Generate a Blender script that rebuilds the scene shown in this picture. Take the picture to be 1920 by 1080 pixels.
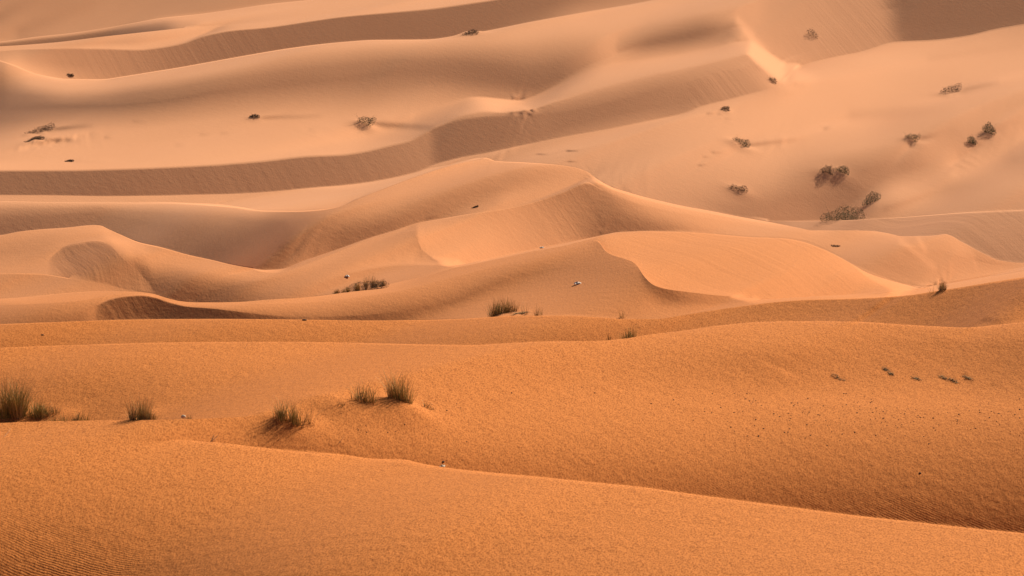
import bpy, math, random
import numpy as np
random.seed(7)
scene = bpy.context.scene
for o in list(bpy.data.objects): bpy.data.objects.remove(o, do_unlink=True)
# ---- camera -------------------------------------------------------------------
# level view camera with a falling front: the frame runs from 5.7 to 16.7 degrees below the horizon
cam = bpy.data.cameras.new('camera'); camo = bpy.data.objects.new('camera', cam)
scene.collection.objects.link(camo); scene.camera = camo
cam.sensor_width = 36.0; cam.sensor_fit = 'HORIZONTAL'
cam.lens = 18.0/math.tan(math.radians(10.0))
cam.shift_y = -(0.10/(2*math.tan(math.radians(10.0)))+540/1920.0)
camo.location = (0, 0, 0); camo.rotation_euler = (math.radians(90), 0, 0)
cam.clip_start = 0.1; cam.clip_end = 20000
scene.render.resolution_x = 1024; scene.render.resolution_y = 576
# ---- world and sun ------------------------------------------------------------
SUN_ELEV, SUN_AZIM = 31.0, 38.0
wd = bpy.data.worlds.new('World'); scene.world = wd; wd.use_nodes = True
nt = wd.node_tree; nt.nodes.clear()
sky = nt.nodes.new('ShaderNodeTexSky'); sky.sky_type = 'NISHITA'; sky.sun_disc = False
sky.sun_elevation = math.radians(SUN_ELEV); sky.sun_rotation = math.radians(SUN_AZIM)
sky.air_density = 0.5; sky.dust_density = 0.2; sky.ozone_density = 0.6
bg = nt.nodes.new('ShaderNodeBackground'); bg.inputs['Strength'].default_value = 0.05
ow = nt.nodes.new('ShaderNodeOutputWorld')
nt.links.new(sky.outputs[0], bg.inputs[0]); nt.links.new(bg.outputs[0], ow.inputs[0])
sl = bpy.data.lights.new('sun', 'SUN'); sl.energy = 5.0; sl.angle = math.radians(0.6); sl.color = (1.0, 0.9, 0.77)
so = bpy.data.objects.new('sun', sl); scene.collection.objects.link(so)
from mathutils import Vector, Matrix
sdir = Vector((math.cos(math.radians(SUN_ELEV))*math.sin(math.radians(SUN_AZIM)), math.cos(math.radians(SUN_ELEV))*math.cos(math.radians(SUN_AZIM)), math.sin(math.radians(SUN_ELEV))))
so.rotation_euler = sdir.to_track_quat('Z', 'Y').to_euler(); so.location = (60, 80, 90)
scene.view_settings.view_transform = 'Standard'; scene.view_settings.look = 'None'
scene.view_settings.exposure = 0.82; scene.view_settings.gamma = 1.0
# ---- terrain ----------------------------------------------------------------
HFOV = 20.0
KPX = 2*math.tan(math.radians(HFOV/2))/1920.0   # tangent per reference pixel
T0 = 0.10                                       # depression of the top row
SUN_EL, SUN_AZ = 31.0, 38.0
BMAP = (-0.02, 0.80)     # facing = BMAP[0] + BMAP[1]*value                     # azimuth to the right of the view axis
SUNV = np.array([math.cos(math.radians(SUN_EL))*math.sin(math.radians(SUN_AZ)),
                 math.cos(math.radians(SUN_EL))*math.cos(math.radians(SUN_AZ)),
                 math.sin(math.radians(SUN_EL))])
XL, XR, DX = -320.0, 2240.0, 3.2

# crest / foot lines of the dunes, near to far: name, points, (x, log depth step) behind the line
H = None
CUR = [
 ('c0', [(-400,1300),(2300,1300)], None),
 ('c1', [(-400,868),(0,850),(200,836),(340,826),(400,829),(480,838),(560,846),(640,852),(700,860),(760,862),(785,868),(830,876),(900,884),(1000,893),(1100,903),(1200,913),(1280,924),(1400,940),(1500,953),(1600,966),(1700,977),(1800,988),(1920,1000),(2300,1038)],
        [(330,0),(420,.012),(700,.02),(800,.05),(1000,.14),(1920,.26)]),
 ('c2', [(-400,802),(0,793),(90,790),(200,788),(300,787),(380,785),(440,783),(500,786),(640,790),(800,785),(1000,771),(1280,753),(1500,750),(1700,755),(1920,768),(2300,780)],
        [(-400,.14),(300,.12),(380,.05),(460,0)]),
 ('c3', [(-400,664),(0,652),(100,648),(200,645),(330,642),(440,641),(550,641),(640,642),(760,645),(880,647),(960,643),(1040,640),(1100,640),(1160,636),(1220,627),(1280,620),(1350,610),(1440,603),(1500,602),(1600,603),(1700,609),(1760,612),(1810,614),(1860,610),(1920,604),(2300,580)],
        [(-400,.22),(1100,.22),(1500,.18),(1760,.12),(1850,.04),(1920,.04)]),
 ('c4', [(-400,622),(0,608),(130,603),(260,599),(400,598),(550,599),(700,601),(780,600),(860,598),(900,596),(960,592),(1060,592),(1120,595),(1170,598),(1230,598),(1280,591),(1330,583),(1400,573),(1450,567),(1500,563),(1600,560),(1660,557),(1700,554),(1760,545),(1800,539),(1860,529),(1920,520),(2300,465)],
        [(-400,.55),(1300,.55),(1560,.5),(1770,.8),(2300,.8)]),
 ('c5', [(-400,600),(0,594),(100,590),(160,585),(175,578),(187,571),(207,562),(233,556),(260,554),(290,558),(317,567),(353,575),(393,578),(450,585),(493,590),(550,594),(650,593),(740,585),(840,568),(923,535),(973,520),(1023,510),(1090,502),(1150,505),(1190,520),(1215,545),(1250,560),(1300,566),(1350,566),(1400,563),(1500,557),(1700,545),(1920,510),(2300,455)], None),
 ('c6', [(-400,580),(0,572),(100,568),(165,562),(190,556),(243,550),(283,553),(310,561),(340,568),(400,571),(500,570),(560,568),(650,560),(750,545),(850,520),(950,495),(1000,485),(1060,470),(1100,456),(1118,450),(1127,457),(1133,468),(1150,478),(1173,485),(1188,491),(1195,498),(1207,517),(1227,535),(1257,543),(1280,546),(1340,553),(1400,558),(1450,561),(1500,557),(1700,544),(1920,508),(2300,453)],
        [(1120,0),(1160,.02),(1230,.04),(1320,.03),(1420,0)]),
 ('c7', [(-400,568),(0,560),(60,556),(93,553),(150,548),(200,546),(243,546.5),(283,550),(310,558),(340,565),(367,567),(400,567),(450,566),(500,562),(567,558),(620,552),(680,543),(711,537.6),(740,530),(800,517),(853,502),(900,493),(960,480),(1000,471),(1060,460),(1100,450),(1140,440),(1170,436),(1215,434),(1280,435),(1320,437),(1400,444),(1470,447),(1500,452),(1540,466),(1570,480),(1600,497),(1625,511),(1650,520),(1700,534),(1740,543),(1760,543),(1920,506),(2300,450)],
        [(-400,.08),(60,.1),(243,.25),(600,.22),(720,.1),(790,.03),(860,.08),(1000,.2),(1120,.28),(1560,.3),(1770,0)]),
 ('c8', [(-400,518),(0,512),(67,513),(133,522),(187,530),(227,540),(243,544),(300,553),(350,563),(400,564),(500,558),(560,545),(600,530),(667,510),(700,503),(760,497),(820,497),(842,500),(856,499),(900,491),(1120,443),(1170,434),(1280,433),(1400,442),(1500,450),(1600,495),(1700,532),(1760,541),(1920,504),(2300,448)],
        [(-400,.05),(40,.05),(130,0)]),
 ('c85',[(-400,508),(0,505),(60,505),(80,497),(95,484),(112,468),(143,457),(183,452),(207,460),(223,477),(240,493),(263,513),(280,533),(288,546),(350,548),(450,535),(560,512),(640,484),(700,458),(740,442),(770,433),(780,438),(787,462),(803,478),(827,493),(850,499),(900,489),(1120,441),(1170,432),(1280,431),(1400,440),(1500,448),(1600,493),(1700,530),(1760,539),(1920,502),(2300,446)], None),
 ('c9', [(-400,455),(0,441),(33,435),(67,431),(123,427),(177,422),(190,423),(200,428),(233,443),(260,454),(300,463),(350,477),(400,488),(433,496),(467,502),(495,506),(523,505),(567,490),(617,473),(640,465),(690,447),(740,432),(783,418),(827,410),(873,402),(923,395),(963,388),(1007,377),(1057,360),(1103,343),(1120,351),(1150,366),(1200,383),(1300,404),(1400,421),(1500,436),(1560,445),(1620,452),(1700,462),(1760,470),(1820,486),(1870,497),(1920,499),(2300,444)],
        [(-400,.3),(300,.3),(420,.2),(500,.02),(640,.05),(1000,.04),(1090,0)]),
 ('c10',[(-400,376),(0,377),(100,379),(200,379.5),(300,380),(360,382),(400,384.5),(440,388),(475,393),(500,395),(560,395.5),(600,393),(640,386),(670,373),(703,360),(763,337),(807,322),(853,308),(890,300),(913,296),(930,302),(973,304),(1023,307),(1067,312),(1097,320),(1123,338),(1150,352),(1173,359),(1200,367),(1240,377),(1280,386),(1330,395),(1380,405),(1447,417),(1497,427),(1523,432),(1547,432),(1597,432),(1633,433),(1663,437),(1693,443),(1713,443),(1747,442),(1773,439),(1783,442),(1800,452),(1820,463),(1847,477),(1873,488),(1920,493),(2300,442)],
        [(-400,.12),(400,.1),(520,.03),(640,.06),(763,.28),(913,.4),(1500,.4),(1700,.3),(1920,.25)]),
 ('c11',[(-400,374),(0,375),(200,377),(400,382),(500,393),(560,393),(600,390),(640,383),(703,357),(763,335),(853,306),(913,294),(930,300),(1067,310),(1097,318),(1123,336),(1150,350),(1280,384),(1400,407),(1450,415),(1547,414),(1663,409),(1747,403),(1813,398),(1920,393),(2300,370)],
        [(1440,0),(1540,.06),(1920,.12)]),
 ('c12',[(-400,365),(0,366),(100,366.5),(200,368),(300,367),(380,365),(440,363.5),(500,360),(600,351),(640,348),(690,342),(740,333),(783,322),(817,308),(873,294),(917,286),(973,274),(1050,258),(1150,240),(1220,226),(1280,213),(1313,200),(1380,183),(1447,163),(1467,150),(1493,128),(1563,107),(1613,97),(1680,78),(1747,75),(1813,67),(1863,55),(1920,45),(2300,-10)], None),
 ('c13',[(-400,322),(0,320.5),(133,320),(213,318),(300,315),(400,310),(500,302),(583,293),(640,291),(683,285),(733,273),(773,263),(797,250),(820,238),(850,228),(907,219),(973,217),(1050,211),(1150,190),(1250,165),(1340,138),(1467,112),(1500,100),(1600,82),(1680,62),(1920,25),(2300,-30)], None),
 ('c14',[(-400,215),(0,205),(100,199),(200,197),(300,189),(400,171),(500,160),(640,145),(773,133),(870,134),(940,146),(1000,158),(1040,152),(1090,128),(1150,104),(1220,80),(1280,70),(1330,60),(1390,50),(1450,55),(1550,38),(1680,15),(1920,-15),(2300,-70)], None),
 ('c15',[(-400,116),(-120,108),(-30,107),(15,118),(70,139),(133,148.5),(187,149),(233,143),(283,135),(333,127),(400,115),(467,103),(533,92),(600,83),(640,79),(700,75),(800,74),(850,68),(900,60),(1000,40),(1100,22),(1200,5),(1230,-1),(1300,-15),(1400,-28),(1700,-60),(1920,-85),(2300,-120)],
        [(-400,.06),(130,.06),(250,.14),(600,.3),(1000,.3),(1200,.25),(2300,.25)]),
 ('c16',[(-400,100),(0,96),(43,93),(133,91),(200,92),(260,94),(300,90),(343,82),(383,68),(433,58),(500,52),(583,40),(640,32),(740,23),(807,17),(873,8),(927,0),(1100,-28),(1230,-48),(1500,-82),(1920,-120),(2300,-150)], None),
 ('c17',[(-400,100),(0,87),(100,80),(200,68),(300,57),(367,50),(450,45),(533,37),(640,21),(707,10),(770,0),(900,-20),(1200,-60),(1500,-95),(1920,-135),(2300,-162)],
        [(-400,.1),(200,.1),(340,0)]),
 ('c18',[(-400,110),(0,78),(67,69),(133,62),(200,52),(250,43),(300,34),(367,27),(433,18),(500,8),(567,1),(640,-8),(800,-30),(1200,-80),(1920,-150),(2300,-175)],
        [(-400,.3),(2300,.3)]),
 ('c19', [(-400,-190),(2300,-190)], None),
]
# surface facing to the sun (n.s x 100) in every strip between two lines: x -> values from the lower to the upper line
BAND = [
 {-300:[20,20,25,46,62],0:[22,22,27,48,64],400:[26,30,38,56,72],600:[34,38,45,60,74],800:[42,45,51,63,74],1200:[48,52,59,66,72],1600:[52,56,62,68,72],1920:[50,58,64,68,70]},
 {0:[64,64,63],200:[65,66,66],400:[52,58,64],520:[42,54,66],640:[38,52,64],800:[38,50,60,66,68],1000:[40,50,60,67,70],1280:[30,45,58,66,70],1500:[22,35,48,60,70],1700:[14,30,42,55,68],1920:[10,24,36,46,60]},
 {0:[42,42,47,58,66],200:[42,44,50,60,67],400:[60,58,60,66,70],640:[66,66,68,70,72],880:[70,70,70,70,73],1100:[70,70,66,68,74],1280:[70,64,58,64,74],1440:[70,56,50,66,72],1600:[69,60,54,60,68],1750:[68,60,52,50,64],1920:[64,50,42,44,66]},
 {0:[48,54,60],200:[50,56,62],400:[50,56,66],640:[52,58,66],880:[50,56,68],1100:[46,54,64],1280:[50,52,58],1440:[50,48,50],1600:[50,44,46],1750:[38,38,42],1820:[36,34,38],1920:[58,38,36]},
 {-300:[38,40,42],0:[34,38,42],150:[30,36,40],176:[42,46,56],184:[26,26,28],230:[20,18,18],280:[12,10,9],340:[7,6,6],420:[7,7,9],500:[16,16,22],580:[30,30,34],660:[22,20,22],740:[24,22,26],800:[44,36,28],860:[56,50,30],940:[60,56,34],1020:[60,56,40],1100:[58,52,44],1190:[60,52,44],1215:[62,60,40],1250:[66,60,30],1300:[66,62,44],1400:[62,62,60],1460:[72,72,72],1920:[72,72,72]},
 {-300:[42,50,56],0:[42,48,54],100:[42,50,60],170:[46,56,64],200:[60,66,70],260:[70,72,74],330:[68,74,76],400:[50,68,74],500:[40,58,70],600:[40,55,68],700:[30,48,64],800:[30,50,62],900:[32,48,58],1000:[36,46,58],1100:[44,48,58],1130:[45,46,48],1190:[44,46,52],1210:[40,30,22],1250:[30,26,28],1300:[44,44,44],1400:[60,60,60],1470:[72,72,72],1920:[72,72,72]},
 {0:[56,58,60],200:[74,76,76],700:[72,74,76],800:[62,62,62],900:[60,62,64],1000:[58,60,62],1110:[60,62,66],1150:[74,76,78,80],1200:[86,79,77,80],1250:[86,77,76,80],1300:[84,77,76,80],1400:[78,76,76,82],1500:[76,77,80,84],1560:[70,72,79,84],1620:[70,74,82,84],1700:[78,80,82,84],1760:[70,70,70,70],1920:[60,60,60,60]},
 {0:[58,54,52,52],150:[58,56,54,52],243:[50,50,50,50],270:[30,30,30,30],300:[20,20,20,20],350:[14,14,14,14],420:[16,16,16,16],480:[30,30,30,30],540:[44,44,44,46],600:[52,54,56,58],700:[56,58,58,56],800:[60,58,56,56],860:[60,60,60,60],1920:[62,62,62,62]},
 {0:[60,59,58],88:[60,60,60],99:[54,48,42],120:[44,38,34],160:[36,33,32],200:[36,34,34],240:[38,36,34],280:[40,38,38],292:[20,20,20],340:[14,14,16],420:[18,20,24],500:[36,44,50],560:[50,54,58],640:[68,60,60],700:[74,62,58],780:[72,60,52],820:[70,60,54],853:[76,76,76],1000:[70,70,70],1080:[50,50,50],1130:[24,24,24],1200:[26,26,26],1280:[50,50,50],1400:[68,68,68],1600:[52,52,52],1920:[64,64,64]},
 {-300:[56,50,50,52,60],0:[60,54,48,52,62],84:[60,54,50,54,64],110:[58,56,56,60,66],183:[66,66,68,72,74],207:[60,74,80,80,76],240:[38,60,80,80,74],263:[24,32,60,78,72],288:[16,20,32,54,66,68,66],340:[16,20,30,46,64,68,64],420:[26,38,54,68,70,66],500:[50,62,66,64,62],540:[58,62,64,66],600:[62,64,66,68],680:[60,62,65,70],760:[60,62,65,70],779:[52,54,58,66],786:[74,74,72,68],830:[78,77,72,66],900:[75,75,70,60],960:[68,66,62,56],1000:[60,58,54,48],1060:[50,46,42,36],1100:[34,34,34,34,36],1130:[24,24,28,32,40],1180:[22,26,34,44,54],1240:[30,38,50,60,66],1320:[58,64,68,70],1400:[68,70,71,72],1500:[70,70,71,72],1560:[60,64,68,70],1600:[50,56,60,66],1680:[58,50,54,60],1760:[66,62,60,60],1850:[70,64,60,58],1920:[70,62,60,60]},
 {-300:[18,20,24,36,66],0:[18,20,24,40,70],130:[24,22,26,40,70],260:[24,26,26,36,68],400:[14,16,20,26,40,70],470:[12,14,16,20,30,66],520:[26,20,14,15,22,50],560:[40,28,26,26,30,40],600:[34,32,30,32,38,50],640:[24,24,28,40,50,56],700:[24,26,40,56,62,64],760:[30,32,44,60,66,66],840:[40,38,42,56,66,70],915:[66,50,42,50,62,72],960:[72,68,52,46,54,68],1010:[70,68,58,52,54,68],1060:[68,68,64,60,60,66],1095:[66,66,66,68,70,72],1115:[40,50,62,74,84,84],1150:[50,62,70,78,84],1200:[66,74,80,84],1300:[74,77,78,82],1400:[74,77,78,82],1500:[74,76,78],1600:[64,68,74],1663:[62,66,76],1700:[66,66,68],1760:[62,66,74],1800:[64,70,72],1840:[50,54,60],1920:[60,62,62]},
 {0:[60,60,60],500:[64,64,64],700:[56,56,56],900:[52,52,52],1100:[50,50,50],1300:[48,48,48],1440:[38,38,38],1500:[44,46,46],1600:[42,44,46],1780:[38,42,44],1920:[36,40,44]},
 {0:[62,60,58],300:[60,61,62],500:[68,65,60],600:[70,66,60],700:[58,58,58],760:[52,54,56],830:[50,51,52],915:[50,51,52],1000:[52,54,54],1100:[54,56,56],1200:[52,56,60,60,56],1280:[46,54,62,66,62],1400:[28,40,56,64,68,72,71,66],1500:[32,30,42,60,69,73,72,62],1600:[34,26,30,60,68,71,73,66],1700:[46,66,34,54,58,66,70,62],1800:[46,48,66,48,58,62,68,58],1920:[46,54,42,62,54,66,62,50]},
 {0:[22,22,22],200:[20,21,22],400:[22,22,24],600:[24,24,26],700:[27,27,28],770:[30,32,32],800:[32,33,33],812:[26,26,26],825:[20,20,22],900:[24,20,22],1000:[30,22,24],1100:[38,26,24],1200:[42,28,28],1280:[38,28,36],1350:[38,37,44],1420:[42,44,48],1450:[58,62,66],1480:[62,62,62],1510:[52,52,52],1600:[44,44,44],1650:[41,41,41],1705:[21,20,20],1920:[20,19,18]},
 {0:[78,66,60,46,26,20],100:[78,68,66,62,38,20],200:[78,68,64,62,42,20],300:[78,70,64,60,42,21],400:[78,72,64,58,40,22],500:[78,72,66,60,42,24],640:[72,74,68,54,38,25],720:[58,62,68,50,34,25],760:[48,54,66,50,34,24],795:[38,46,62,50,33,23],830:[32,48,58,46,31,22],900:[40,54,50,36,25,21],1000:[28,36,42,36,26,20],1073:[28,36,50,52,40,30],1150:[30,40,56,64,62,58],1220:[30,42,58,66,46,22],1300:[40,48,60,60,38,19],1360:[46,52,58,52,38,32],1400:[52,54,56,58,58,58],1450:[60,58,54,52,52,52],1500:[50,50,50,50,50,50],1600:[44,44,44,44,44,44],1650:[41,41,41,41,41,41],1700:[20,19,19,19,19,18],1920:[18,18,18,18,18,18]},
 {-200:[30,36,50,60],-30:[18,22,40,60],0:[18,20,32,52],20:[20,24,44,68],60:[20,28,60,76],130:[22,40,66,74],250:[24,30,54,74],400:[26,34,56,72],560:[26,32,50,70],640:[28,32,50,72],800:[24,30,48,70],940:[20,25,40,60,70],1040:[20,26,44,62,70],1090:[30,38,54,66,70],1150:[56,58,62,66,68],1160:[40,52,62,66,68],1220:[22,42,58,66,68],1300:[18,36,56,62,64],1370:[32,50,58,60,60],1410:[56,58,58,58,56],1450:[52,52,52,52,52],1550:[46,46,46,46,46],1640:[41,41,41,41,41],1690:[19,19,19,19,19],1920:[18,18,18,18,18]},
 {0:[58,54,50],30:[74,60,50],60:[72,52,44],130:[58,40,38],200:[42,36,36],300:[30,28,28],400:[22,22,24],600:[20,20,20],800:[20,20,22],900:[22,21,20],1000:[28,22,20],1100:[44,30,26],1200:[42,34,30],1300:[40,38,36],1920:[40,40,40]},
 {0:[64,66,66],130:[68,60,66],230:[74,54,64],300:[76,60,68],383:[72,66,72],500:[70,70,70],640:[72,73,74],1920:[66,66,66]},
 {0:[20,30,68],130:[18,24,66],230:[16,24,62],300:[18,34,64],345:[50,58,64],450:[62,64,66],640:[66,66,66],1920:[60,60,60]},
 {0:[46,40,36,38,38],200:[46,40,38,38,38],400:[42,40,38,38,38],600:[44,42,42,42,42],1920:[46,46,46,46,46]},
]
ROWS = [60,56,44,20,18,20,34,16,16,34,38,22,92,22,44,32,24,14,12,36]
# painted-on relief: strokes (x0,y0,x1,y1, half width px, change of facing, taper)
STROKES = [
 (1386,40,1460,138,10,.2),
 (0,32,70,-8,9,-.12),(40,60,190,-4,14,-.09),
 (694,232,812,240,6,-.45),(84,244,170,236,4.5,-.45),(85,262,150,264,3.5,-.4),(484,221,600,218,3.5,-.3),
 (136,303,200,303,2,-.15),
 (1398,273,1490,262,4.5,-.35),(1790,173,1870,155,4.5,-.4),(1718,262,1790,244,4.5,-.35),
 (1648,378,1790,322,9,.13),(1790,322,1915,255,11,.09),(1540,400,1660,330,12,-.08),(1900,300,1760,372,12,-.07),(1660,392,1780,352,7,-.1),
 (1862,244,1925,213,6,-.3),(1856,254,1795,302,7,-.32),(1832,266,1800,296,5,-.15),  # down-left strokes: cast shadows of the round bushes shaped into the relief
 (1745,110,1910,85,8,-.05),(1600,215,1780,205,14,-.08),
 (1690,452,1750,500,7,.12),(1722,446,1735,470,5,.12),(1820,470,1832,505,3,.06),
 (1700,470,1790,520,8,-.05),
 (1064,283,1084,283,2.2,-.4),(1008,289,1026,290,2,-.3),(1066,303,1082,303,2,-.3),(1326,213,1340,212,2,-.3),(1346,214,1356,213,2,-.3),(1360,223,1372,222,2,-.25),
 (1546,242,1556,240,2,-.35),(1310,310,1325,309,2,-.3),(1320,295,1330,293,2,-.25),(1335,286,1355,286,2,-.3),(250,227,272,230,2,-.15),(376,252,392,253,2,-.2),(415,249,432,250,2,-.15),
 (196,258,206,258,2,-.3),(580,244,592,245,2,-.2),(330,272,345,273,2,-.15),
 (556,470,592,425,2.5,-.1),(570,478,600,430,2.5,.09),(540,478,575,425,2.5,.07),(590,480,607,440,2.5,-.08),

 (1560,705,1584,711,4,-.35),(1657,690,1664,694,3,-.25),(1668,699,1675,703,3,-.3),(1712,706,1726,713,3,-.3),
 (1762,705,1778,712,3,-.3),(1781,712,1798,717,3,-.3),(1808,703,1822,712,4,-.35),(1815,714,1828,718,3,-.25),(1860,720,1878,723,2.5,-.3),
 (1403,667,1500,710,3.5,.16),(1400,663,1470,692,3,-.12),(1845,600,1880,603,4,-.3),
 (610,836,650,838,2.5,-.18),(565,842,590,843,2,-.2),(640,849,680,850,2,-.2),(645,856,670,857,2,-.18),(745,836,775,838,2,-.12),
 (800,411,825,403,3,-.2),(1280,766,1310,770,2,-.12),(1050,749,1075,748,2.5,-.1),
]
# where the light may differ a little so that the ground stays smooth: x, y, rx, ry, how much
SMOOTH = 5.
RELAX = [(1430, 115, 70, 50, .75), (905, 194, 115, 32, .9), (690, 285, 80, 30, .3), (1700, 530, 80, 20, .6), (1000, 235, 60, 30, .5), (390, 48, 45, 14, .75), (862, 488, 50, 16, .7), (1510, 148, 70, 24, .8), (1395, 558, 50, 9, .8), (1830, 480, 60, 20, .5)]
def pchip(xs, ys, x):
    xs = np.asarray(xs, float); ys = np.asarray(ys, float)
    if len(xs) < 3: return np.interp(x, xs, ys)
    h = np.diff(xs); d = np.diff(ys)/h
    m = np.zeros_like(ys); m[0] = d[0]; m[-1] = d[-1]
    w1 = 2*h[1:]+h[:-1]; w2 = h[1:]+2*h[:-1]
    ok = d[1:]*d[:-1] > 0
    dd = np.where(ok, d[1:], 1); de = np.where(ok, d[:-1], 1)
    m[1:-1] = np.where(ok, (w1+w2)/(w1/de+w2/dd), 0)
    x = np.clip(x, xs[0], xs[-1])
    i = np.clip(np.searchsorted(xs, x, side='right')-1, 0, len(xs)-2)
    t = (x-xs[i])/h[i]
    return ((1+2*t)*(1-t)**2*ys[i] + t*(1-t)**2*h[i]*m[i] + t*t*(3-2*t)*ys[i+1] + t*t*(t-1)*h[i]*m[i+1])
def blur1(a, r, axis):
    if r <= 0: return a
    n = int(3*r)+1; k = np.exp(-.5*(np.arange(-n, n+1)/r)**2); k /= k.sum()
    a = np.moveaxis(a, axis, -1); p = np.concatenate([np.repeat(a[..., :1], n, -1), a, np.repeat(a[..., -1:], n, -1)], -1)
    o = sum(k[i]*p[..., i:i+a.shape[-1]] for i in range(2*n+1))
    return np.moveaxis(o, -1, axis)
def catmull_line(pts, x):
    return pchip([p[0] for p in pts], [p[1] for p in pts], x)

def setup(scale=1.0):
    nx = int((XR-XL)/DX/scale)+1
    X = np.linspace(XL, XR, nx)
    C = []; J = []
    for i, (nm, pts, js) in enumerate(CUR):
        y = catmull_line(pts, X)
        y = blur1(y[None], 0.8/scale, 1)[0]
        if i: y = np.minimum(y, C[-1]-1.5)
        C.append(y)
        J.append(blur1(np.interp(X, [a for a, b in js], [b for a, b in js])[None], 6/scale, 1)[0] if js else np.zeros(nx))
    rows = [max(2, int(round(r/scale))) for r in ROWS]
    # grid
    PY = [C[0]]; Jc = [np.zeros(nx)]; cum = np.zeros(nx); band = []; ends = [0]
    Bc = []
    for b, r in enumerate(rows):
        st = BAND[b]; xs = sorted(st)
        tt = (np.arange(r)+.5)/r
        prof = np.array([np.interp(tt, np.linspace(0, 1, len(st[x])), st[x]) for x in xs])/100.
        xc = .5*(X[1:]+X[:-1])
        Bb = np.array([pchip(xs, prof[:, k], xc) for k in range(r)])
        Bc.append(Bb)
        cum = cum+J[b]
        # the curve's row itself stays in front; rows above get the step
        for k in range(1, r+1):
            t = k/r
            PY.append(C[b]*(1-t)+C[b+1]*t)
        band += [b]*r; ends.append(ends[-1]+r)
    B = np.concatenate(Bc, 0); PY = np.array(PY)
    JJ = np.array([sum((J[i] for i in range(1)), np.zeros(nx))]*1)
    return X, C, J, rows, PY, B, ends
def apply_strokes(X, PY, B, strokes):
    xc = .5*(X[1:]+X[:-1])[None]; yc = .25*(PY[1:, 1:]+PY[:-1, 1:]+PY[1:, :-1]+PY[:-1, :-1])
    for s in strokes:
        x0, y0, x1, y1, hw, dv = s[:6]
        m = (xc > min(x0, x1)-3*hw) & (xc < max(x0, x1)+3*hw)
        L2 = (x1-x0)**2+(y1-y0)**2+1e-6
        t = np.clip(((xc-x0)*(x1-x0)+(yc-y0)*(y1-y0))/L2, 0, 1)
        d2 = (xc-x0-t*(x1-x0))**2+(yc-y0-t*(y1-y0))**2
        fall = (1-t*.8) if dv < 0 else np.ones_like(t)
        B = B+dv*fall*np.exp(-.5*d2/(hw*.6)**2)
    return B

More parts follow.
